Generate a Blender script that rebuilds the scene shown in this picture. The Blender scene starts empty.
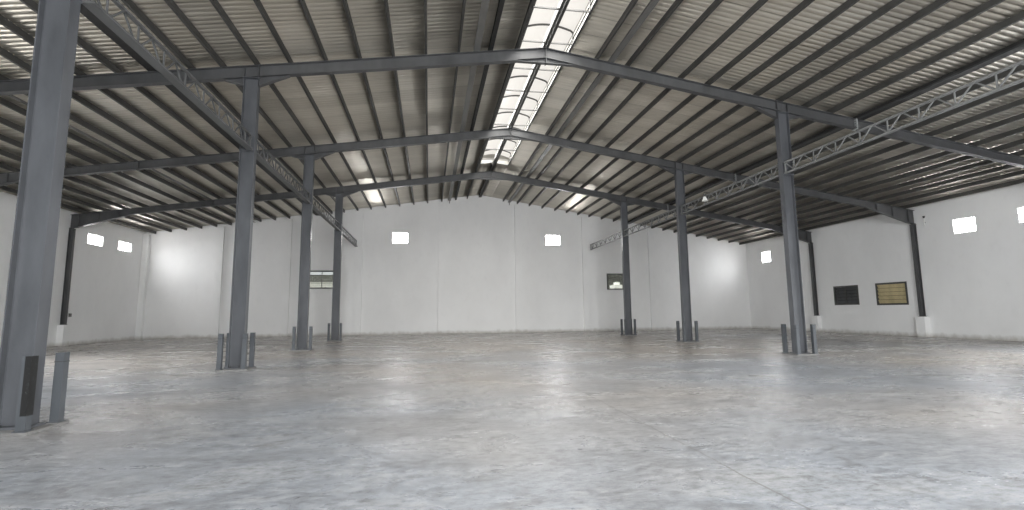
import bpy, bmesh, math, random
from mathutils import Vector, Matrix
random.seed(7)
scn = bpy.context.scene
COL = scn.collection

# ------------------------------------------------------------------ dimensions
XL, XR = -5.18, 12.13            # the two column rows
WL, WR = -18.976, 25.561         # side walls (inner faces)
RX, RZ = 3.717, 10.148           # ridge of the rafters (top edge)
ML, MR = 0.142, 0.1594           # roof slopes
D = 37.08                        # back wall (inner face)
Y0 = -9.0                        # the roof runs on behind the camera
BAY = [7.95, 15.27, 22.59, 29.91]
PUR = 0.19                       # purlin depth

def roof(x):
    return RZ - (ML*(RX-x) if x < RX else MR*(x-RX))

# ------------------------------------------------------------------ materials
def mat(name, color, rough=0.5, metal=0.0, spec=0.5):
    m = bpy.data.materials.new(name); m.use_nodes = True
    b = m.node_tree.nodes['Principled BSDF']
    b.inputs['Base Color'].default_value = (*color, 1)
    b.inputs['Roughness'].default_value = rough
    b.inputs['Metallic'].default_value = metal
    b.inputs['Specular IOR Level'].default_value = spec
    return m

def N(m, kind, **kw):
    n = m.node_tree.nodes.new(kind)
    for k, v in kw.items():
        if k in n.inputs: n.inputs[k].default_value = v
        else: setattr(n, k, v)
    return n
def L(m, a, b): m.node_tree.links.new(a, b)

def coords(m, scale=(1, 1, 1)):
    g = N(m, 'ShaderNodeNewGeometry'); mp = N(m, 'ShaderNodeMapping')
    mp.inputs['Scale'].default_value = scale
    L(m, g.outputs['Position'], mp.inputs['Vector'])
    return mp.outputs['Vector']

def noise(m, vec, scale, detail=4, rough=0.55, dist=0.0):
    n = N(m, 'ShaderNodeTexNoise'); n.inputs['Scale'].default_value = scale
    n.inputs['Detail'].default_value = detail; n.inputs['Roughness'].default_value = rough
    n.inputs['Distortion'].default_value = dist
    L(m, vec, n.inputs['Vector']); return n.outputs['Fac']

def ramp(m, fac, stops):
    r = N(m, 'ShaderNodeValToRGB'); e = r.color_ramp.elements
    while len(e) < len(stops): e.new(0.5)
    for el, (p, c) in zip(e, stops):
        el.position = p; el.color = (*c, 1) if len(c) == 3 else c
    L(m, fac, r.inputs['Fac']); return r.outputs['Color']

def mixc(m, fac, a, b, mode='MIX'):
    n = N(m, 'ShaderNodeMix'); n.data_type = 'RGBA'; n.blend_type = mode
    for s, v in ((n.inputs[0], fac), (n.inputs[6], a), (n.inputs[7], b)):
        if isinstance(v, (int, float)): s.default_value = v
        elif isinstance(v, tuple): s.default_value = (*v, 1)
        else: L(m, v, s)
    return n.outputs[2]

def math_(m, op, a, b=None):
    n = N(m, 'ShaderNodeMath'); n.operation = op
    for s, v in zip(n.inputs, (a, b)):
        if v is None: continue
        if isinstance(v, (int, float)): s.default_value = v
        else: L(m, v, s)
    return n.outputs[0]

def bump(m, h, strength, dist=0.01):
    b = N(m, 'ShaderNodeBump'); b.inputs['Strength'].default_value = strength
    b.inputs['Distance'].default_value = dist
    L(m, h, b.inputs['Height'])
    L(m, b.outputs['Normal'], m.node_tree.nodes['Principled BSDF'].inputs['Normal'])

def gray3(v): return (v, v, v)

def painted(name, color, rough=0.42, var=0.18, metal=0.0):
    """painted steel with faint dusting and scuffs"""
    m = mat(name, color, rough, metal); b = m.node_tree.nodes['Principled BSDF']
    v = coords(m, (1, 1, 0.35))
    n1 = noise(m, v, 2.2, 5, 0.6); n2 = noise(m, v, 26, 3, 0.6)
    lo = tuple(c*(1-var) for c in color); hi = tuple(min(1, c*(1+var*1.3)+0.004) for c in color)
    c = ramp(m, n1, [(0.3, lo), (0.7, hi)])
    c = mixc(m, ramp(m, n2, [(0.66, gray3(0)), (0.8, gray3(0.35))]), c, tuple(min(1, x*1.5+0.01) for x in color))
    L(m, c, b.inputs['Base Color'])
    L(m, ramp(m, n1, [(0.25, gray3(rough-0.08)), (0.75, gray3(rough+0.12))]), b.inputs['Roughness'])
    return m

def emit(name, color, strength):
    m = mat(name, tuple(c*0.35 for c in color), 0.3); b = m.node_tree.nodes['Principled BSDF']
    b.inputs['Emission Color'].default_value = (*color, 1)
    b.inputs['Emission Strength'].default_value = strength
    return m

M = {}
M['column'] = painted('column_paint', (0.080, 0.084, 0.092), 0.36)
M['rafter'] = painted('rafter_paint', (0.064, 0.065, 0.067), 0.42)
M['purlin'] = painted('purlin_paint', (0.045, 0.044, 0.041), 0.5)
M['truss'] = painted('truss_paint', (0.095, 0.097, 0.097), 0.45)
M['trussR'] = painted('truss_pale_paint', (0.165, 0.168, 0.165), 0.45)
M['dark'] = painted('dark_steel', (0.035, 0.036, 0.038), 0.5)
M['black'] = painted('black_paint_and_shade', (0.008, 0.008, 0.008), 0.55)  # black gutters; also shade painted onto one purlin
M['tray'] = painted('galvanised', (0.17, 0.167, 0.16), 0.4, 0.12, 0.4)
M['splice'] = painted('primer_gray', (0.28, 0.29, 0.29), 0.5)
M['post'] = painted('post_paint', (0.062, 0.068, 0.075), 0.38)
M['bolt'] = mat('bolt_steel', (0.05, 0.05, 0.05), 0.5, 0.6)
M['frame'] = painted('window_frame', (0.06, 0.06, 0.055), 0.5)
M['whiteframe'] = painted('skylight_frame', (0.07, 0.069, 0.066), 0.5)
M['curb'] = painted('skylight_curb', (0.30, 0.29, 0.265), 0.45)
M['tan'] = painted('tan_slat', (0.50, 0.42, 0.24), 0.55)
M['darkslat'] = painted('dark_slat', (0.05, 0.052, 0.055), 0.3)
M['glassdark'] = mat('dark_glass', (0.03, 0.032, 0.034), 0.12)
M['white'] = mat('white_enamel', (0.85, 0.85, 0.82), 0.35)
M['pane'] = emit('daylit_pane', (1.0, 0.99, 1.0), 18.0)
M['skylight'] = emit('daylit_polycarbonate', (1.0, 0.965, 0.91), 0.46)

# slat glass of the jalousies in the back wall: pale, a little see-through
m = mat('slat_glass', (0.86, 0.88, 0.83), 0.06); M['slat'] = m
m.node_tree.nodes['Principled BSDF'].inputs['Transmission Weight'].default_value = 0.9

# black guard paint with chipped pale edge flecks
m = mat('chipped_black', (0.01, 0.01, 0.01), 0.5); M['chip'] = m
v = coords(m); n = noise(m, v, 60, 3, 0.7)
L(m, ramp(m, n, [(0.66, (0.009, 0.009, 0.009)), (0.72, (0.16, 0.17, 0.17))]), m.node_tree.nodes['Principled BSDF'].inputs['Base Color'])

# walls: white paint on render
m = mat('white_wall', (0.8, 0.8, 0.79), 0.75); M['wall'] = m
v = coords(m, (1, 1, 0.6)); n1 = noise(m, v, 0.35, 4, 0.6); n2 = noise(m, v, 3.0, 5, 0.6)
c = ramp(m, n1, [(0.3, (0.79, 0.79, 0.785)), (0.7, (0.87, 0.87, 0.865))])
c = mixc(m, ramp(m, n2, [(0.55, gray3(0)), (0.85, gray3(0.25))]), c, (0.68, 0.68, 0.67))
# grime in the last hand's breadth above the floor
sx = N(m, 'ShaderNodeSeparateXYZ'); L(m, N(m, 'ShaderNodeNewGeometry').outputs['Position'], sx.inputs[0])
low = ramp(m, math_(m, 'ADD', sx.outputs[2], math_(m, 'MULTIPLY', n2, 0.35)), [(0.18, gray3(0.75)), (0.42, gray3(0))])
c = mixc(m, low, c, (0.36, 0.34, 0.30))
L(m, c, m.node_tree.nodes['Principled BSDF'].inputs['Base Color'])
bump(m, n2, 0.15, 0.01)

# roof: ribbed silver foil sheet
m = mat('silver_roof_sheet', (0.62, 0.59, 0.53), 0.36, 0.85); M['roof'] = m
b = m.node_tree.nodes['Principled BSDF']
v = coords(m, (0.5, 1.6, 0.5)); n1 = noise(m, v, 0.8, 4, 0.6)
v2 = coords(m, (0.7, 9, 0.7)); n2 = noise(m, v2, 1.0, 4, 0.65)
c = ramp(m, n1, [(0.3, (0.58, 0.545, 0.475)), (0.7, (0.72, 0.685, 0.61))])
c = mixc(m, ramp(m, n2, [(0.60, gray3(0)), (0.85, gray3(0.3))]), c, (0.30, 0.275, 0.24))
sx = N(m, 'ShaderNodeSeparateXYZ'); L(m, N(m, 'ShaderNodeNewGeometry').outputs['Position'], sx.inputs[0])
q = math_(m, 'DIVIDE', sx.outputs[1], 0.95)
wn_ = N(m, 'ShaderNodeTexWhiteNoise'); wn_.noise_dimensions = '1D'; L(m, math_(m, 'FLOOR', q), wn_.inputs['W'])
c = mixc(m, math_(m, 'MULTIPLY', wn_.outputs['Value'], 0.40), c, (0.42, 0.39, 0.335))
fr_ = math_(m, 'FRACT', q)
c = mixc(m, ramp(m, fr_, [(0.02, gray3(0.65)), (0.045, gray3(0))]), c, (0.12, 0.11, 0.10))
L(m, c, b.inputs['Base Color'])
L(m, ramp(m, n1, [(0.3, gray3(0.28)), (0.7, gray3(0.44))]), b.inputs['Roughness'])

# floor: power-trowelled concrete, worn and glossy in patches
m = mat('concrete_floor', (0.42, 0.41, 0.40), 0.4); M['floor'] = m
b = m.node_tree.nodes['Principled BSDF']
v = coords(m); vs = coords(m, (0.8, 1.4, 1))
big = noise(m, v, 0.13, 3, 0.5); mid = noise(m, vs, 0.55, 7, 0.68, 0.5); fine = noise(m, vs, 9, 8, 0.78)
scuff = noise(m, vs, 2.6, 7, 0.72, 0.8)
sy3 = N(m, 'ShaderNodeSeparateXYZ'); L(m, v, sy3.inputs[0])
tint = math_(m, 'ADD', math_(m, 'MULTIPLY', sy3.outputs[1], 0.012), math_(m, 'SUBTRACT', big, 0.12))   # blue-gray to beige, beiger towards the back, varied by noise
c = ramp(m, tint, [(0.40, (0.262, 0.281, 0.312)), (0.66, (0.355, 0.317, 0.280))])
c = mixc(m, ramp(m, mid, [(0.34, gray3(0.5)), (0.52, gray3(0))]), c, (0.155, 0.155, 0.157))
c = mixc(m, ramp(m, mid, [(0.50, gray3(0)), (0.70, gray3(0.55))]), c, (0.385, 0.385, 0.38))
c = mixc(m, ramp(m, scuff, [(0.34, gray3(0.55)), (0.50, gray3(0))]), c, (0.105, 0.104, 0.104))
c = mixc(m, ramp(m, scuff, [(0.53, gray3(0)), (0.70, gray3(0.5))]), c, (0.43, 0.43, 0.43))
c = mixc(m, ramp(m, fine, [(0.36, gray3(0.6)), (0.50, gray3(0))]), c, (0.085, 0.085, 0.085))
c = mixc(m, ramp(m, fine, [(0.53, gray3(0)), (0.66, gray3(0.45))]), c, (0.46, 0.465, 0.47))
# sawn joint along the hall at x = 2.85, filled and faint for most of its length
sx = N(m, 'ShaderNodeSeparateXYZ'); L(m, N(m, 'ShaderNodeNewGeometry').outputs['Position'], sx.inputs[0])
wob = math_(m, 'MULTIPLY', math_(m, 'SUBTRACT', mid, 0.5), 0.12)
dx = math_(m, 'ABSOLUTE', math_(m, 'ADD', math_(m, 'SUBTRACT', sx.outputs[0], 2.85), wob))
j1 = math_(m, 'MULTIPLY', ramp(m, dx, [(0.006, gray3(1)), (0.014, gray3(0))]), ramp(m, big, [(0.44, gray3(0.45)), (0.56, gray3(0.95))]))
c = mixc(m, j1, c, (0.12, 0.115, 0.11))
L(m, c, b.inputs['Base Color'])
L(m, ramp(m, mid, [(0.34, gray3(0.40)), (0.66, gray3(0.18))]), b.inputs['Roughness'])
rip = noise(m, coords(m, (0.8, 1.3, 1)), 5.5, 3, 0.6)
hgt = math_(m, 'ADD', math_(m, 'MULTIPLY', rip, 0.7), math_(m, 'MULTIPLY', fine, 0.6))
bump(m, hgt, 0.42, 0.02)

m = mat('pad_concrete', (0.45, 0.44, 0.42), 0.7); M['pad'] = m
n1 = noise(m, coords(m), 6, 5, 0.65)
L(m, ramp(m, n1, [(0.3, (0.12, 0.118, 0.115)), (0.65, (0.18, 0.176, 0.17))]), m.node_tree.nodes['Principled BSDF'].inputs['Base Color'])
M['outlight'] = mat('outside_pale_wall', (0.8, 0.79, 0.74), 0.8)
M['outdark'] = mat('outside_dark_roof', (0.045, 0.045, 0.035), 0.8)
m = mat('outside_ground', (0.22, 0.22, 0.18), 0.9); M['ground'] = m
n1 = noise(m, coords(m), 0.8, 4, 0.6)
L(m, ramp(m, n1, [(0.3, (0.16, 0.17, 0.12)), (0.7, (0.30, 0.29, 0.25))]), m.node_tree.nodes['Principled BSDF'].inputs['Base Color'])

# ------------------------------------------------------------------ mesh helpers
class MB:
    def __init__(s): s.bm = bmesh.new()
    def face(s, vs):
        try: return s.bm.faces.new(vs)
        except ValueError: return None
    def hexa(s, p):          # 8 points: bottom ring 0-3, top ring 4-7
        v = [s.bm.verts.new(q) for q in p]
        for f in ((3, 2, 1, 0), (4, 5, 6, 7), (0, 1, 5, 4), (1, 2, 6, 5), (2, 3, 7, 6), (3, 0, 4, 7)):
            s.face([v[i] for i in f])
        return s
    def box(s, x0, x1, y0, y1, z0, z1):
        return s.hexa([(x0, y0, z0), (x1, y0, z0), (x1, y1, z0), (x0, y1, z0), (x0, y0, z1), (x1, y0, z1), (x1, y1, z1), (x0, y1, z1)])
    def bar(s, a, b, w, h, up=(0, 0, 1)):      # square bar a -> b
        a, b = Vector(a), Vector(b); d = (b-a).normalized(); u = Vector(up)
        if abs(d.dot(u)) > 0.98: u = Vector((0, 1, 0))
        r = d.cross(u).normalized()*w/2; u = r.cross(d).normalized()*h/2
        return s.hexa([a-r-u, a+r-u, b+r-u, b-r-u, a-r+u, a+r+u, b+r+u, b-r+u])
    def prism(s, poly, axis, t0, t1):          # closed polygon extruded along an axis
        def P(q, t): return {'y': (q[0], t, q[1]), 'x': (t, q[0], q[1]), 'z': (q[0], q[1], t)}[axis]
        A = [s.bm.verts.new(P(q, t0)) for q in poly]; B = [s.bm.verts.new(P(q, t1)) for q in poly]
        n = len(poly)
        s.face(A); s.face(B[::-1])
        for i in range(n): s.face([A[i], B[i], B[(i+1) % n], A[(i+1) % n]])
        return s
    def cyl(s, a, b, r, r2=None, n=12):
        a, b = Vector(a), Vector(b); d = (b-a).normalized()
        u = d.orthogonal().normalized(); w = d.cross(u); r2 = r if r2 is None else r2
        A = [s.bm.verts.new(a+(u*math.cos(t)+w*math.sin(t))*r) for t in [2*math.pi*i/n for i in range(n)]]
        B = [s.bm.verts.new(b+(u*math.cos(t)+w*math.sin(t))*r2) for t in [2*math.pi*i/n for i in range(n)]]
        s.face(A[::-1]); s.face(B)
        for i in range(n): s.face([A[i], A[(i+1) % n], B[(i+1) % n], B[i]])
        return s
    def build(s, name, m, parent=None, origin=None, bevel=0.0):
        o_ = Vector(origin) if origin is not None else Vector((0, 0, 0))
        if parent is not None and origin is None: o_ = parent_world(parent)
        for v in s.bm.verts: v.co -= o_
        bmesh.ops.recalc_face_normals(s.bm, faces=s.bm.faces[:])
        if bevel: bmesh.ops.bevel(s.bm, geom=s.bm.edges[:], offset=bevel, segments=2, affect='EDGES', clamp_overlap=True)
        me = bpy.data.meshes.new(name); s.bm.to_mesh(me); s.bm.free()
        me.materials.append(m)
        o = bpy.data.objects.new(name, me); COL.objects.link(o)
        if parent is not None: o.parent = parent
        else: o.location = o_
        return o

def parent_world(p):
    v = Vector(p.location)
    while p.parent: p = p.parent; v += Vector(p.location)
    return v

def tag(o, label, cat, group=None):
    o['label'] = label; o['category'] = cat
    if group: o['group'] = group
    return o
def thing(name, loc, label, cat, group=None):
    o = bpy.data.objects.new(name, None); COL.objects.link(o); o.location = loc
    o.empty_display_size = 0.2
    return tag(o, label, cat, group)
def struct(o): o['kind'] = 'structure'; return o

def copy_thing(root, loc, label):
    r = root.copy(); COL.objects.link(r); r.location = loc; r['label'] = label
    for ch in list(root.children):
        c = ch.copy(); COL.objects.link(c); c.parent = r
        for g in list(ch.children):
            k = g.copy(); COL.objects.link(k); k.parent = c
    return r

ORD = ['first', 'second', 'third', 'fourth', 'fifth', 'sixth', 'seventh', 'eighth', 'ninth', 'tenth', 'eleventh', 'twelfth']

# ------------------------------------------------------------------ the setting
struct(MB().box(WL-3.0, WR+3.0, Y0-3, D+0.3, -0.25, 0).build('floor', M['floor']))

def wall_cells(us, vs_top, holes, mk):
    """wall split at the hole edges; vs_top(u) gives the top; mk builds one cell"""
    cu = sorted(set(us + [h[0] for h in holes] + [h[1] for h in holes]))
    for a, b in zip(cu[:-1], cu[1:]):
        mid = (a+b)/2
        hs = sorted([(h[2], h[3]) for h in holes if h[0]-1e-6 < mid < h[1]+1e-6])
        z = 0.0
        for lo, hi in hs:
            if lo > z: mk(a, b, z, z, lo, lo)
            z = hi
        mk(a, b, z, z, vs_top(a), vs_top(b))

TOPOFF = PUR + 0.005
# openings: (u0, u1, z0, z1)
gable = [(-2.70, -1.57, 6.56, 7.36), (8.75, 9.91, 6.545, 7.345)]
jalB = [(-8.42, -6.55, 3.31, 4.53), (13.57, 14.90, 3.17, 4.36)]
highR = [(34.20, 35.20, 5.10, 5.92), (19.60, 20.62, 5.09, 5.80), (16.80, 17.82, 5.16, 5.82)]
jalR = [(26.58, 28.38, 1.75, 2.88), (23.42, 25.30, 1.70, 2.90)]
highL = [(31.40, 32.71, 5.58, 6.17), (34.24, 35.58, 5.58, 6.15)]
doorR = [(3.5, 12.5, 0.0, 4.6)]
doorL = [(8.5, 19.5, 0.0, 4.6)]

w = MB()
wall_cells([WL-0.2, RX, WR+0.2], lambda x: roof(x)+TOPOFF, gable+jalB,
           lambda a, b, z0, z1, t0, t1: w.hexa([(a, D, z0), (b, D, z1), (b, D+0.2, z1), (a, D+0.2, z0), (a, D, t0), (b, D, t1), (b, D+0.2, t1), (a, D+0.2, t0)]))
struct(w.build('wall_back', M['wall']))
for nm, X, s, holes in (('wall_left', WL, -1, highL+doorL), ('wall_right', WR, 1, highR+jalR+doorR)):
    w = MB(); x0, x1 = sorted((X, X+0.2*s)); zt = roof(X)+TOPOFF
    wall_cells([Y0, D], lambda y: zt, holes, lambda a, b, z0, z1, t0, t1: w.box(x0, x1, a, b, z0, t0))
    struct(w.build(nm, M['wall']))

# roof sheet: trapezoid ribs running down the slope, a slot left open for the ridge skylight
SKX0, SKX1, SKY1 = 2.86, 4.60, 28.75
def rib_profile(y0, y1, p=0.19):
    out = []; y = y0
    while y < y1-1e-6:
        for dy, h in ((0, 0), (0.07, 0.0005), (0.092, 0.003), (0.112, 0.015), (0.124, 0.019), (0.146, 0.019), (0.158, 0.015), (0.178, 0.003)):
            if y+dy < y1: out.append((y+dy, h))
        y += p
    out.append((y1, 0)); return out
w = MB()
def sheet(x0, x1, y0, y1):
    rows = []
    for y, h in rib_profile(y0, y1):
        rows.append([w.bm.verts.new((x, y, roof(x)+PUR+0.008+h)) for x in (x0, x1)])
    for a, b in zip(rows[:-1], rows[1:]): w.face([a[0], a[1], b[1], b[0]])
sheet(WL-0.4, SKX0, Y0, D+0.2); sheet(SKX1, WR+0.4, Y0, D+0.2)
sheet(SKX0, RX, SKY1, D+0.2); sheet(RX, SKX1, SKY1, D+0.2)
o = struct(w.build('ceiling', M['roof']))
o.data.shade_smooth()
sm = o.modifiers.new('thickness', 'SOLIDIFY'); sm.thickness = 0.01; sm.offset = 1

# pilasters on the back wall, concrete stubs under the wall columns, corner piers
tn = [0]
def trim(mb, m):
    tn[0] += 1; return struct(mb.build('trim_%d' % tn[0], m))
for x0, x1 in ((-14.45, -14.0), (-10.05, -9.6), (-5.25, -4.75), (0.62, 1.02), (6.35, 6.85), (11.6, 12.0), (17.0, 17.45)):
    trim(MB().box(x0, x1, D-0.20, D-0.002, 0, roof(x0 if x0 < RX else x1)+0.0), M['wall'])
trim(MB().box(WL+0.002, WL+0.35, D-0.3, D-0.002, 0, roof(WL)), M['wall'])
STUBS = [(WL, 1, BAY[3], 1.09), (WR, -1, BAY[3], 1.05), (WR, -1, BAY[2], 1.04)]
for X, s, y, z in STUBS:
    x0, x1 = sorted((X+0.002*s, X+0.30*s))
    trim(MB().box(x0, x1, y-0.24, y+0.24, 0, z), M['wall'])

# concrete pads under the free-standing columns
COLS = [(XL-0.28, BAY[0]), (XL-0.09, BAY[1]), (XL-0.09, BAY[2]), (XL-0.05, BAY[3]), (XR+0.12, BAY[1]), (XR+0.06, BAY[2]), (XR+0.09, BAY[3])]
PADZ = 0.035
for x, y in COLS:
    trim(MB().box(x-0.40, x+0.40, y-0.385, y+0.385, -0.01, PADZ), M['pad'])

# ------------------------------------------------------------------ windows
wn = [0]
def win_empty(loc):
    wn[0] += 1
    o = bpy.data.objects.new('window_%d' % wn[0], None); COL.objects.link(o); o.location = loc
    o['kind'] = 'structure'; return o
def mapper(side):
    # returns f(u, depth outward, z) -> xyz
    if side == 'back': return lambda u, d, z: (u, D+d, z)
    if side == 'right': return lambda u, d, z: (WR+d, u, z)
    return lambda u, d, z: (WL-d, u, z)
def ubox(mb, f, u0, u1, d0, d1, z0, z1):
    a, b = f(u0, d0, z0), f(u1, d1, z1)
    return mb.box(*sorted((a[0], b[0])), *sorted((a[1], b[1])), *sorted((a[2], b[2])))
def bright_window(side, h, mull=True):
    f = mapper(side); u0, u1, z0, z1 = h
    r = win_empty(f((u0+u1)/2, 0.1, z0))
    fr = MB(); t = 0.035
    ubox(fr, f, u0, u1, 0.06, 0.12, z0, z0+t); ubox(fr, f, u0, u1, 0.06, 0.12, z1-t, z1)
    ubox(fr, f, u0, u0+t, 0.06, 0.12, z0+t, z1-t); ubox(fr, f, u1-t, u1, 0.06, 0.12, z0+t, z1-t)
    fr.build('frame', M['white'], r)
    um = (u0+u1)/2
    if mull:
        ubox(MB(), f, um-0.02, um+0.02, 0.065, 0.115, z0+t, z1-t).build('mullion', M['splice'], r)
        for a, b in ((u0+t, um-0.02), (um+0.02, u1-t)):
            ubox(MB(), f, a, b, 0.085, 0.095, z0+t, z1-t).build('pane', M['pane'], r)
    else:
        ubox(MB(), f, u0+t, u1-t, 0.085, 0.095, z0+t, z1-t).build('pane', M['pane'], r)
for h in gable: bright_window('back', h, False)
for h in highR: bright_window('right', h, True)
for h in highL: bright_window('left', h, True)

def louvre(side, h, slat_m, n, tilt, backing=None, mull=False):
    f = mapper(side); u0, u1, z0, z1 = h
    r = win_empty(f((u0+u1)/2, 0.0, z0))
    fr = MB(); t = 0.06
    for a, b, c, d in ((u0-0.03, u1+0.03, z0-0.03, z0+t), (u0-0.03, u1+0.03, z1-t, z1+0.03), (u0-0.03, u0+t, z0+t, z1-t), (u1-t, u1+0.03, z0+t, z1-t)):
        ubox(fr, f, a, b, -0.03, 0.10, c, d)
    fr.build('frame', M['frame'], r)
    p = (z1-z0-2*t)/n
    for i in range(n):
        zc = z0+t+p*(i+0.5); hh = p*0.46
        s = MB()
        d0, d1 = 0.03-tilt, 0.03+tilt          # inner edge high or low
        P = [f(u0+t, d0, zc-hh), f(u1-t, d0, zc-hh), f(u1-t, d0+0.012, zc-hh), f(u0+t, d0+0.012, zc-hh),
             f(u0+t, d1, zc+hh), f(u1-t, d1, zc+hh), f(u1-t, d1+0.012, zc+hh), f(u0+t, d1+0.012, zc+hh)]
        s.hexa(P); s.build('slat', slat_m, r)
    if mull:
        um = (u0+u1)/2
        ubox(MB(), f, um-0.025, um+0.025, -0.025, 0.0, z0+t, z1-t).build('mullion', M['frame'], r)
    if backing:
        ubox(MB(), f, u0+t, u1-t, 0.11, 0.12, z0+t, z1-t).build('pane', backing, r)
    return r
louvre('back', jalB[0], M['slat'], 6, 0.05, None, True)
louvre('back', jalB[1], M['slat'], 6, 0.05, None, False)
louvre('right', jalR[0], M['darkslat'], 5, 0.03, M['glassdark'], True)
louvre('right', jalR[1], M['tan'], 5, -0.035, M['glassdark'], False)

# outside, seen through the two jalousies: ground, a pale wall under a dark eave, a pale tank block
struct(MB().box(-40, 46, D+0.4, D+40, -0.6, -0.3).build('floor_outside', M['ground']))
t_ = thing('neighbouring_shed', (-10, D+6.5, -0.3), 'low pale shed with dark eave outside the left back louvre window', 'building')
MB().box(-14.5, -5.0, D+5, D+8, -0.3, 4.05).build('wall', M['outlight'], t_)
MB().box(-15, -4.6, D+4.6, D+8.4, 4.05, 4.62).build('roof', M['outdark'], t_)
t_ = thing('neighbouring_house', (18, D+6.5, -0.3), 'dark house outside the right back louvre window', 'building')
MB().box(13.0, 24.0, D+6.2, D+9, -0.3, 4.55).build('wall', M['outdark'], t_)
MB().prism([(12.6, 4.55), (24.4, 4.55), (24.0, 4.8), (13.0, 4.8)], 'y', D+5.9, D+9.3).build('roof', M['outdark'], t_)
t_ = tag(MB().box(15.75, 16.75, D+4.2, D+5.4, -0.3, 3.75).box(16.0, 16.35, D+4.5, D+5.1, 3.75, 4.0).build('water_tank', M['outlight'], None, (16.2, D+4.8, -0.3)),
         'pale block tank outside the right back louvre window', 'tank')

# ------------------------------------------------------------------ columns
CW, CD, FT, WT = 0.40, 0.22, 0.016, 0.012
RD = 0.36                                   # rafter depth
def column(x, y, label):
    t = thing('steel_column', (x, y, PADZ), label, 'column', 'free-standing steel columns')
    zt = roof(x)-RD-0.02
    # shaft: built-up I, web in the plane of the frame
    s = MB(); z0 = PADZ+0.03
    s.box(x-CW/2, x-CW/2+FT, y-CD/2, y+CD/2, z0, zt-0.02)
    s.box(x+CW/2-FT, x+CW/2, y-CD/2, y+CD/2, z0, zt-0.02)
    s.box(x-CW/2+FT, x+CW/2-FT, y-WT/2, y+WT/2, z0, zt-0.02)
    # weld beads along both flanges
    for sx_ in (-1, 1):
        xx = x+sx_*(CW/2-FT-0.004)
        s.box(xx-0.004, xx+0.004, y-WT/2-0.008, y-WT/2, z0, zt-0.02)
    s.build('shaft', M['column'], t)
    bp = MB().box(x-CW/2-0.05, x+CW/2+0.05, y-CD/2-0.05, y+CD/2+0.05, PADZ, PADZ+0.03).build('base_plate', M['column'], t)
    MB().box(x-CW/2-0.02, x+CW/2+0.02, y-CD/2-0.01, y+CD/2+0.01, zt-0.02, zt).build('cap_plate', M['column'], t)
    for a in (-1, 1):
        for b in (-1, 1):
            px, py = x+a*0.12, y+b*(CD/2+0.025)
            MB().cyl((px, py, PADZ+0.03), (px, py, PADZ+0.052), 0.022, n=6).cyl((px, py, PADZ+0.052), (px, py, PADZ+0.085), 0.011).build('anchor_bolt', M['bolt'], bp)
    # brackets that carry the lattice girder
    zb, ztp = (6.25, 6.71) if x < 0 else (6.14, 6.58)
    for z in (zb, ztp):
        MB().box(x-CW/2-0.012, x+CW/2+0.012, y-CD/2-0.014, y-CD/2-0.002, z-0.02, z+0.02).build('girder_bracket', M['column'], t)
        MB().box(x-CW/2-0.012, x+CW/2+0.012, y+CD/2+0.002, y+CD/2+0.014, z-0.02, z+0.02).build('girder_bracket', M['column'], t)
    return t
CLAB = ['gray steel column nearest the camera, cut by the left edge of the photo',
        'second gray steel column of the left row, standing left of centre',
        'third gray steel column of the left row, left of the left louvre window',
        'farthest gray steel column of the left row, near the back wall',
        'nearest gray steel column of the right row, in front of the right wall',
        'middle gray steel column of the right row',
        'farthest gray steel column of the right row, beside the right back louvre window']
for (x, y), lab in zip(COLS, CLAB): column(x, y, lab)

# guard posts: four round each column
def post(x, y, label, guard=False):
    t = thing('guard_post', (x, y, PADZ), label, 'bollard', 'guard posts round the columns')
    h, a, k = 0.96, 0.056, 0.006
    s = MB()
    for bx in ((-a, a, -a, -a+k), (-a, a, a-k, a), (-a, -a+k, -a+k, a-k), (a-k, a, -a+k, a-k)):
        s.box(x+bx[0], x+bx[1], y+bx[2], y+bx[3], PADZ+0.012, PADZ+h)
    s.build('post', M['post'], t)
    MB().box(x-a-0.02, x+a+0.02, y-a-0.02, y+a+0.02, PADZ, PADZ+0.012).build('foot_plate', M['post'], t)
    if guard:
        s = MB(); g = a+0.004
        s.box(x-0.012, x+g, y-g, y-a-0.0005, PADZ+0.2, PADZ+h); s.box(x+a+0.0005, x+g, y-a, y+g, PADZ+0.2, PADZ+h)
        s.build('black_guard_strip', M['chip'], t)['label'] = 'black chipped guard strip'
    else:
        s = MB(); g = a+0.004
        for bx in ((-g, g, -g, -a-0.0005), (-g, g, a+0.0005, g), (-g, -a-0.0005, -a, a), (a+0.0005, g, -a, a)):
            s.box(x+bx[0], x+bx[1], y+bx[2], y+bx[3], PADZ+h-0.13, PADZ+h-0.115)
        s.build('weld_band', M['dark'], t)
    return t
WHO = ['the column nearest the camera', 'the second left column', 'the third left column', 'the farthest left column',
       'the nearest right column', 'the middle right column', 'the farthest right column']
proto = None
for i, (x, y) in enumerate(COLS):
    for a, b, nm in ((-1, -1, 'front left'), (1, -1, 'front right'), (-1, 1, 'back left'), (1, 1, 'back right')):
        if i == 0 and a < 0: continue            # out of the frame
        if i in (2, 3) and b > 0: continue       # only the front pair stands there
        px, py = x+(-0.02, -0.02, 0.07, 0.03, 0, 0, 0)[i]+a*(0.31, 0.31, 0.33, 0.32, 0.31, 0.31, 0.31)[i], y+b*0.30
        lab = 'gray steel guard post at the %s corner of %s' % (nm, WHO[i])
        if i == 0 and b < 0: post(px, py, 'black-sided steel guard post in front of %s' % WHO[i], True); continue
        if proto is None: proto = post(px, py, lab)
        else: copy_thing(proto, (px, py, PADZ), lab)

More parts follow.
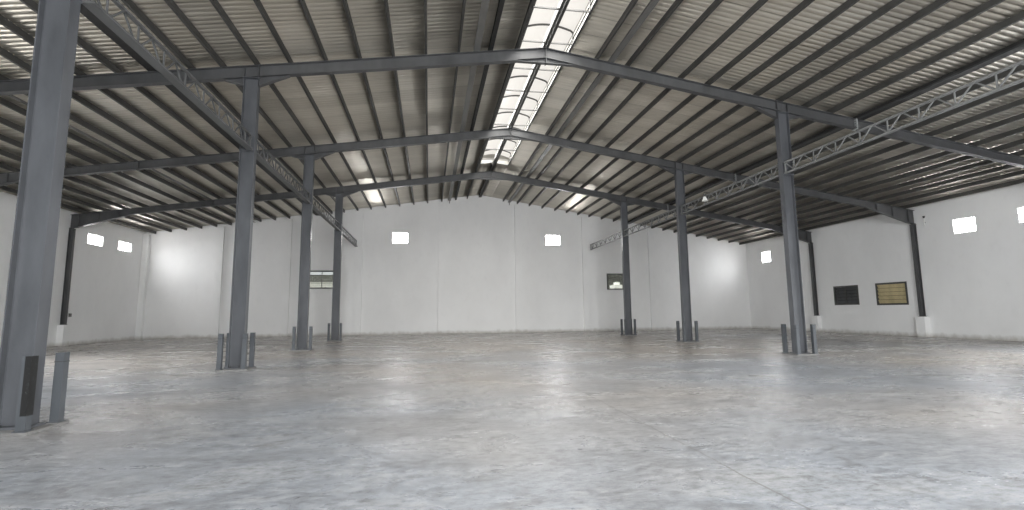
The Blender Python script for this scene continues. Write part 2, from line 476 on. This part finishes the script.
# ------------------------------------------------------------------ rafters
def depth_pts(side, Xc):
    """(x, depth) down the rafter from the ridge to the wall"""
    s = -1 if side == 'L' else 1; Xw = (WL+0.02) if s < 0 else (WR-0.02)
    g = 0.95
    mm = ML if s < 0 else MR
    pts = [(RX, RD+0.16), (RX+s*g, RD+0.16-mm*g if RD+0.16-mm*g > RD else RD)]
    pts += [(Xc-s*1.05, RD), (Xc-s*0.18, RD+0.26), (Xc-s*0.1799, RD), (Xc+s*0.1799, RD), (Xc+s*0.18, RD+0.22), (Xc+s*0.75, RD), (Xw-s*3.0, RD-0.03), (Xw-s*0.30, 0.74), (Xw, 0.74)]
    return pts
def rafter(side, y, label):
    s = -1 if side == 'L' else 1
    Xc = [c[0] for c in COLS if abs(c[1]-y) < 0.01 and (c[0] < 0) == (s < 0)][0]
    pts = depth_pts(side, Xc)
    t = thing('roof_rafter', (RX, y, RZ-RD), label, 'beam', 'roof rafters')
    fw = 0.10; tf = 0.018
    # haunches are deeper pieces of web; keep them as separate parts
    main = [p for i, p in enumerate(pts)]
    base = [(x, min(d, RD) if abs(x-Xc) < 1.1 else d) for x, d in pts if True]
    web = MB()
    for (x0, d0), (x1, d1) in zip(base[:-1], base[1:]):
        if abs(x1-x0) < 1e-3: continue
        web.hexa([(x0, y-0.006, roof(x0)-d0+tf), (x1, y-0.006, roof(x1)-d1+tf), (x1, y+0.006, roof(x1)-d1+tf), (x0, y+0.006, roof(x0)-d0+tf),
                  (x0, y-0.006, roof(x0)-tf), (x1, y-0.006, roof(x1)-tf), (x1, y+0.006, roof(x1)-tf), (x0, y+0.006, roof(x0)-tf)])
    web.build('web', M['rafter'], t)
    tfm = MB(); x0, x1 = base[0][0], base[-1][0]
    tfm.hexa([(x0, y-fw, roof(x0)-tf), (x1, y-fw, roof(x1)-tf), (x1, y+fw, roof(x1)-tf), (x0, y+fw, roof(x0)-tf),
              (x0, y-fw, roof(x0)), (x1, y-fw, roof(x1)), (x1, y+fw, roof(x1)), (x0, y+fw, roof(x0))])
    tfm.build('top_flange', M['rafter'], t)
    bf = MB()
    for (x0, d0), (x1, d1) in zip(base[:-1], base[1:]):
        if abs(x1-x0) < 1e-3: continue
        if abs(x0-RX) < 0.01: d0 = d1+0; d0 = RD; d1 = RD   # the sloping flange runs on above the ridge gusset
        za, zb = roof(x0)-d0, roof(x1)-d1
        bf.hexa([(x0, y-fw, za), (x1, y-fw, zb), (x1, y+fw, zb), (x0, y+fw, za), (x0, y-fw, za+tf), (x1, y-fw, zb+tf), (x1, y+fw, zb+tf), (x0, y+fw, za+tf)])
    bf.build('bottom_flange', M['rafter'], t)
    # ridge gusset: level bottom plate
    gz = RZ-RD-0.16; gx = RX+s*0.95
    MB().box(*sorted((RX+s*0.013, gx)), y-0.07, y+0.07, gz-0.014, gz).build('ridge_gusset', M['rafter'], t)
    MB().box(*sorted((RX+s*0.001, RX+s*0.012)), y-fw-0.01, y+fw+0.01, gz-0.03, RZ-0.001).build('ridge_plate', M['rafter'], t)
    # haunch brackets each side of the column
    for e, ln, dp in ((-1, 0.85, 0.27), (1, 0.55, 0.22)):
        xa = Xc+s*e*(CW/2+0.004); xb = xa+s*e*ln
        za = roof(xa)-RD; zb = roof(xb)-RD
        h = MB().prism([(xa, za-0.002), (xb, zb-0.002), (xb, zb-0.02), (xa, za-dp)], 'y', y-0.008, y+0.008)
        h.hexa([(xa, y-0.08, za-dp-0.014), (xb, y-0.08, zb-0.03), (xb, y+0.08, zb-0.03), (xa, y+0.08, za-dp-0.014),
                (xa, y-0.08, za-dp), (xb, y-0.08, zb-0.016), (xb, y+0.08, zb-0.016), (xa, y+0.08, za-dp)])
        h.build('haunch', M['rafter'], t)
    # web stiffeners over the column flanges and along the wall haunch
    Xw = WL if s < 0 else WR
    for xs in (Xc-CW/2, Xc+CW/2, Xw-s*0.42, Xw-s*1.35, Xw-s*2.3):
        dd = RD
        for (xa, da), (xb, db) in zip(base[:-1], base[1:]):
            if min(xa, xb) <= xs <= max(xa, xb) and abs(xb-xa) > 1e-3: dd = da+(db-da)*(xs-xa)/(xb-xa)
        for q in (-1, 1):
            MB().box(xs-0.008, xs+0.008, *sorted((y+q*0.007, y+q*0.095)), roof(xs)-dd+tf+0.004, roof(xs)-tf-0.004).build('stiffener', M['rafter'], t)
    # bolted splice
    xs = -12.02 if s < 0 else 15.2
    sp = MB(); dz = 0.03
    for q in (-0.012, 0.012):
        sp.box(xs+q-0.010, xs+q+0.010, y-fw-0.012, y+fw+0.012, roof(xs)-RD-dz, roof(xs)-0.001)
    spo = sp.build('splice_plate', M['splice'] if s > 0 else M['rafter'], t)
    for q in (-1, 1):
        for zz in (0.09, 0.18, 0.27):
            MB().cyl((xs-0.045, y+q*0.06, roof(xs)-zz), (xs+0.045, y+q*0.06, roof(xs)-zz), 0.014, n=6).build('bolt', M['bolt'], spo)
    return t
NEAR = {1: 'nearest the camera', 2: 'second from the camera', 3: 'nearest the back wall'}
for i in (1, 2, 3):
    rafter('L', BAY[i], 'gray steel rafter %s, sloping from the ridge down to the left wall' % NEAR[i])
    rafter('R', BAY[i], 'gray steel rafter %s, sloping from the ridge down to the right wall' % NEAR[i])

# wall columns standing on the concrete stubs
for (X, s, y, z0), lab in zip(STUBS, ('slim dark steel column on the left wall, on a white concrete stub',
                                      'slim dark steel column on the right wall, left of the dark louvre window',
                                      'slim dark steel column on the right wall, right of the tan louvre window')):
    t = thing('wall_column', (X+s*0.16, y, z0), lab, 'column', 'steel columns against the side walls')
    zt = roof(X)-0.77; xa, xb = sorted((X+s*0.012, X+s*0.23))
    c = MB()
    c.box(xa, xa+0.014, y-0.085, y+0.085, z0+0.02, zt); c.box(xb-0.014, xb, y-0.085, y+0.085, z0+0.02, zt)
    c.box(xa+0.014, xb-0.014, y-0.006, y+0.006, z0+0.02, zt)
    c.build('shaft', M['rafter'], t)
    MB().box(xa, xb, y-0.14, y+0.14, z0, z0+0.02).build('base_plate', M['rafter'], t)
    MB().box(xa, xb, y-0.11, y+0.11, zt, zt+0.018).build('cap_plate', M['rafter'], t)

# ------------------------------------------------------------------ purlins
def purlin(x, label, flip=1, y1=D-0.01, y0=Y0+0.1, m=None, f=0.072):
    lp, k = 0.022, 0.006
    xa = x-f/2*flip; xb = x+f/2*flip
    zb = roof(x)+0.003; zt = roof(x)+PUR-0.012
    prof = [(xa, zb), (xb, zb), (xb, zb+lp), (xb-k*flip, zb+lp), (xb-k*flip, zb+k), (xa+k*flip, zb+k),
            (xa+k*flip, zt-k), (xb-k*flip, zt-k), (xb-k*flip, zt-lp), (xb, zt-lp), (xb, zt), (xa, zt)]
    o = MB().prism(prof, 'y', y0, y1).build('purlin', m or M['purlin'], None, (x, y0, zb))
    return tag(o, label, 'purlin', 'roof purlins')
navL = [1.89, 0.86, -0.17, -1.18, -2.19, -3.20, -4.22, -5.16, -6.10, -6.95]
navR = [5.49, 6.57, 7.50, 8.50, 9.50, 10.43, 11.34, 12.24, 13.24, 14.23]
aisL = [-8.85-0.95*k for k in range(11)]
aisR = [16.45+0.95*k for k in range(10)]
purlin(2.75, 'dark steel purlin along the left edge of the ridge skylight', -1)
purlin(RX-0.06, 'left one of the twin ridge purlins between the skylight and the back wall', -1, y0=SKY1+0.05)
purlin(RX+0.06, 'right one of the twin ridge purlins between the skylight and the back wall', 1, y0=SKY1+0.05)
for i, x in enumerate(navL):
    if i == 0: purlin(x, 'broad shade-blackened purlin between the left cable tray and the ridge skylight', -1, m=M['black'], f=0.13)  # ordinary purlin that gets no light; its shade is put into the colour
    else: purlin(x, 'dark steel purlin, %s to the left of the broad shade-blackened purlin' % ORD[i-1], -1)
for i, x in enumerate(navR): purlin(x, 'dark steel purlin, %s to the right of the ridge skylight' % ORD[i], 1)
for i, x in enumerate(aisL): purlin(x, 'dark steel purlin of the left aisle, %s beyond the left black gutter' % ORD[i], -1)
for i, x in enumerate(aisR): purlin(x, 'dark steel purlin of the right aisle, %s beyond the right black gutter' % ORD[i], 1)

# black gutter channels at roof level
for x, s, lab in ((-7.92, -1, 'black gutter channel under the roof left of the left lattice girders'),
                  (15.40, 1, 'black gutter channel under the roof right of the right column row')):
    zb = roof(x)+0.004; zt = roof(x)+PUR-0.02
    t = thing('gutter', (x, 0, zb), lab, 'gutter')
    MB().box(x-0.13, x+0.13, Y0+0.1, D-0.01, zb, zt).build('channel', M['black'], t)
    xx = x-s*0.145
    MB().box(xx-0.012, xx+0.012, Y0+0.1, D-0.01, zb-0.001, zb+0.06).build('lip', M['truss'] if x < 0 else M['dark'], t)

# cable trays either side of the ridge, pipe in the left aisle
def tray(x, lab):
    zb = roof(x)+0.004; s = MB()
    s.box(x-0.10, x+0.10, Y0+0.1, D-0.02, zb, zb+0.006)
    s.box(x-0.10, x-0.094, Y0+0.1, D-0.02, zb+0.006, zb+0.06); s.box(x+0.094, x+0.10, Y0+0.1, D-0.02, zb+0.006, zb+0.06)
    t = thing('cable_tray', (x, 0, zb), lab, 'cable tray', 'cable trays beside the ridge')
    s.build('tray', M['tray'], t)
    MB().box(x-0.03, x+0.03, D-0.16, D-0.10, zb-0.22, zb-0.001).build('drop', M['tray'], t)
tray(1.43, 'pale gray cable tray under the roof left of the ridge skylight')
tray(5.95, 'pale gray cable tray under the roof right of the ridge skylight')
x = -12.12
s = MB()
for q in (-0.04, 0.04): s.cyl((x+q, Y0+0.1, roof(x)+0.036), (x+q, D-0.02, roof(x)+0.036), 0.026, n=10)
tag(s.build('conduit', M['tray'], None, (x, 0, roof(x)+0.01)), 'twin pale conduit pipes under the roof of the left aisle', 'conduit')

# ------------------------------------------------------------------ lattice girders in the column rows
def girder(x, y0, y1, zb, zt, lab, wide, m):
    t = thing('lattice_girder', (x, (y0+y1)/2, zb), lab, 'girder', 'lattice girders between the columns')
    MB().box(x-wide/2, x+wide/2, y0, y1, zb, zb+0.045).build('bottom_chord', m, t)
    MB().box(x-0.035, x+0.035, y0, y1, zt-0.045, zt).build('top_chord', m, t)
    n = max(2, round((y1-y0)/0.92)); p = (y1-y0)/n
    za, zc = zb+0.046, zt-0.046
    for k in range(n):
        yb = y0+p*(k+0.5)
        MB().bar((x, yb, za), (x, yb, zc), 0.028, 0.028).build('vertical', m, t)
        for e in (-1, 1):
            MB().bar((x+0.018*e, yb+e*0.03, za), (x+0.018*e, yb+e*(p/2-0.03), zc), 0.028, 0.028).build('diagonal', m, t)
    for ye in (y0+0.02, y1-0.02):
        MB().bar((x, ye, za), (x, ye, zc), 0.04, 0.035).build('end_post', m, t)
    return t
e = CD/2+0.016
LL = ['from the nearest to the second column', 'from the second to the third column', 'from the third to the farthest column', 'from the farthest column to the back wall']
for i in range(4):
    ya = BAY[i]+e; yb = (BAY[i+1]-e) if i < 3 else D-0.22
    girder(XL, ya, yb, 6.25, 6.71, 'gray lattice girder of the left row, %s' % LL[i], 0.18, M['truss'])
LR = ['nearest the camera, cut by the right edge', 'from the nearest to the middle column', 'from the middle to the farthest column', 'from the farthest column to the back wall']
for i in range(4):
    ya = (BAY[i]+e) if i else 7.2; yb = (BAY[i+1]-e) if i < 3 else 36.5
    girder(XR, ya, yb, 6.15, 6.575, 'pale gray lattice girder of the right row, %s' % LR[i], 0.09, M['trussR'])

# small lamp hung on the right girder
t = thing('pendant_lamp', (XR-0.24, 19.9, 6.22), 'small white lamp with dark cap hanging on the right lattice girder', 'lamp')
MB().cyl((XR-0.24, 19.9, 6.24), (XR-0.24, 19.9, 6.44), 0.13, 0.05, 16).build('lamp_shade', M['white'], t)
MB().cyl((XR-0.24, 19.9, 6.44), (XR-0.24, 19.9, 6.56), 0.05, 0.045, 12).build('cap', M['dark'], t)
MB().cyl((XR-0.24, 19.9, 6.56), (XR-0.24, 19.9, 6.64), 0.012).bar((XR-0.24, 19.9, 6.64), (XR, 19.9, 6.60), 0.03, 0.02).build('bracket', M['dark'], t)

# ------------------------------------------------------------------ ridge skylight
t = thing('ridge_skylight', (RX, 10, RZ), 'long white daylit skylight raised over the roof ridge', 'skylight')
ez = roof(SKX0)+PUR+0.42; az = ez+0.22
xa, xb = SKX0-0.08, SKX1+0.08
NA = 12
arc = [(xa+(xb-xa)*i/NA, ez+(az-ez)*math.sin(math.pi*i/NA)**0.9) for i in range(NA+1)]
s = MB()
for (x0, z0), (x1, z1) in zip(arc[:-1], arc[1:]):
    s.hexa([(x0, Y0, z0), (x1, Y0, z1), (x1, SKY1, z1), (x0, SKY1, z0), (x0, Y0, z0+0.008), (x1, Y0, z1+0.008), (x1, SKY1, z1+0.008), (x0, SKY1, z0+0.008)])
s.build('translucent_sheet', M['skylight'], t)
for xx, q in ((SKX0, -1), (SKX1, 1)):
    zz = roof(xx)+PUR+0.05
    trim(MB().box(*sorted((xx+q*0.004, xx+q*0.03)), Y0, SKY1, zz, ez-0.004), M['curb'])
    MB().box(*sorted((RX+q*0.018, RX+q*0.103)), Y0, SKY1, RZ+0.004, RZ+0.19).build('ridge_bar', M['purlin'], t)
    MB().box(*sorted((xx-q*0.05, xx+q*0.003)), Y0, SKY1, zz-0.055, zz-0.030).build('edge_angle', M['dark' if q > 0 else 'whiteframe'], t)
    MB().box(*sorted((xx-q*0.03, xx+q*0.003)), Y0, SKY1, zz+0.17, zz+0.195).build('rail', M['whiteframe'], t)
MB().prism([(SKX0, roof(SKX0)+PUR+0.05)]+[(x, z-0.004) for x, z in arc]+[(SKX1, roof(SKX1)+PUR+0.05), (RX, RZ+PUR+0.05)], 'y', SKY1-0.03, SKY1).build('end_panel', M['curb'], t)
y = 13.15-1.826*3
while y < SKY1-0.3:
    zt_ = roof(SKX0)+PUR-0.02
    MB().bar((SKX0-0.0, y, zt_), (SKX1+0.0, y, zt_), 0.035, 0.045).build('tie', M['whiteframe'], t)
    a_ = MB()
    ins = [(min(max(x, SKX0+0.02), SKX1-0.02), z-0.035) for x, z in arc]
    for (x0, z0), (x1, z1) in zip(ins[:-1], ins[1:]):
        if abs(x1-x0) > 1e-4: a_.bar((x0, y, z0), (x1, y, z1), 0.04, 0.05)
    a_.build('arch', M['whiteframe'], t)
    for xx in (SKX0+0.03, SKX1-0.03):
        MB().bar((xx, y, zt_+0.024), (xx, y, ez-0.03), 0.035, 0.035).build('frame_post', M['whiteframe'], t)
    y += 1.826

# ------------------------------------------------------------------ small fixtures on the walls
t = thing('vent_pipe', (WR-0.05, 22.0, 5.6), 'short white vent pipe with dark hood high on the right wall', 'pipe')
MB().cyl((WR-0.06, 22.0, 5.75), (WR-0.06, 22.0, 6.15), 0.03).build('pipe', M['white'], t)
MB().cyl((WR-0.06, 22.0, 6.15), (WR-0.06, 22.0, 6.26), 0.035, 0.06).box(WR-0.06, WR-0.001, 21.98, 22.02, 5.9, 5.94).build('hood', M['dark'], t)
t = thing('outlet_box', (WL+0.03, 30.5, 1.45), 'small gray electrical outlet box low on the left wall', 'outlet')
MB().box(WL+0.001, WL+0.07, 30.42, 30.56, 1.5, 1.68).build('box', M['tray'], t)
MB().box(WL+0.071, WL+0.08, 30.435, 30.545, 1.515, 1.665).build('cover', M['tray'], t)

# ------------------------------------------------------------------ light
wd = bpy.data.worlds.new('overcast_sky'); scn.world = wd; wd.use_nodes = True
nt = wd.node_tree; bg = nt.nodes['Background']; bg.inputs['Strength'].default_value = 0.6
tc = nt.nodes.new('ShaderNodeTexCoord'); sp3 = nt.nodes.new('ShaderNodeSeparateXYZ'); rp = nt.nodes.new('ShaderNodeValToRGB')
nt.links.new(tc.outputs['Generated'], sp3.inputs[0]); nt.links.new(sp3.outputs[2], rp.inputs['Fac']); nt.links.new(rp.outputs['Color'], bg.inputs['Color'])
e0, e1 = rp.color_ramp.elements
e0.position = 0.0; e0.color = (0.10, 0.10, 0.09, 1); e1.position = 0.03; e1.color = (0.92, 0.96, 1.0, 1)

def area(name, loc, aim, sx_, sy_, power, color=(1, 1, 1), spread=150):
    l = bpy.data.lights.new(name, 'AREA'); l.shape = 'RECTANGLE'; l.size = sx_; l.size_y = sy_; l.energy = power; l.color = color
    l.spread = math.radians(spread)
    o = bpy.data.objects.new(name, l); COL.objects.link(o); o.location = loc
    o.rotation_euler = Vector(aim).to_track_quat('-Z', 'Y').to_euler()
    return o
area('yard_fill', (3.3, D+6.0, 10.0), (0, 0.1, -1), 44, 9, 3200, (0.97, 0.985, 1.0), 160)  # added lamp, brightens the yard behind the louvre windows
area('daylight_skylight', (RX, (Y0+SKY1)/2, ez-0.03), (0, 0, -1), 1.6, SKY1-Y0-0.4, 1500, (1.0, 0.985, 0.95), 175)
# daylight from the sky outside the doors falls inwards and down
area('daylight_front_door', (RX, Y0-0.5, 4.0), (0, 1, -0.42), 11, 5, 3100, (0.97, 0.985, 1.0), 150)
area('daylight_right_door', (WR+1.2, 8.0, 4.2), (-1, 0, -0.75), 8.8, 3.6, 2400, (0.95, 0.98, 1.0), 105)
area('daylight_left_door', (WL-1.2, 14.0, 4.2), (1, 0, -0.75), 10.5, 3.6, 2300, (0.95, 0.98, 1.0), 105)

# sky light slanting in through the high side windows next to the back wall
for h in highL:
    area('daylight_high_window', (WL+0.04, (h[0]+h[1])/2, (h[2]+h[3])/2), (2.9, 2.3, -1.45), 1.1, 0.5, 10, (0.97, 0.985, 1.0), 78)
area('daylight_high_window', (WR-0.04, (highR[0][0]+highR[0][1])/2, 5.5), (-2.9, 2.0, -1.0), 0.9, 0.7, 11, (0.97, 0.985, 1.0), 78)

# ------------------------------------------------------------------ camera
F, PPY = 501.353, 251.0
yaw, pitch, roll = 0.1639, 0.1213, -0.0107
cy, sy_, cp, sp_ = math.cos(yaw), math.sin(yaw), math.cos(pitch), math.sin(pitch)
fwd = Vector((sy_*cp, cy*cp, sp_)); rt = Vector((cy, -sy_, 0)); up = rt.cross(fwd)
r2 = rt*math.cos(roll)+up*math.sin(roll); u2 = -rt*math.sin(roll)+up*math.cos(roll)
cam = bpy.data.cameras.new('camera'); co = bpy.data.objects.new('camera', cam); COL.objects.link(co)
mx = Matrix((r2, u2, -fwd)).transposed().to_4x4(); mx.translation = (0, 0, 1.5)
co.matrix_world = mx
cam.sensor_fit = 'HORIZONTAL'; cam.sensor_width = 36; cam.lens = F/1024*36
cam.shift_y = (PPY-255)/1024; cam.clip_start = 0.05; cam.clip_end = 300
scn.camera = co

vs = scn.view_settings
scn.display_settings.display_device = 'sRGB'
vs.view_transform = 'Standard'; vs.look = 'None'; vs.gamma = 1; vs.use_curve_mapping = False; vs.exposure = 0.58
scn.cycles.max_bounces = 8; scn.cycles.diffuse_bounces = 5; scn.cycles.glossy_bounces = 4
scn.cycles.use_denoising = True
scn.cycles.sample_clamp_indirect = 6.0
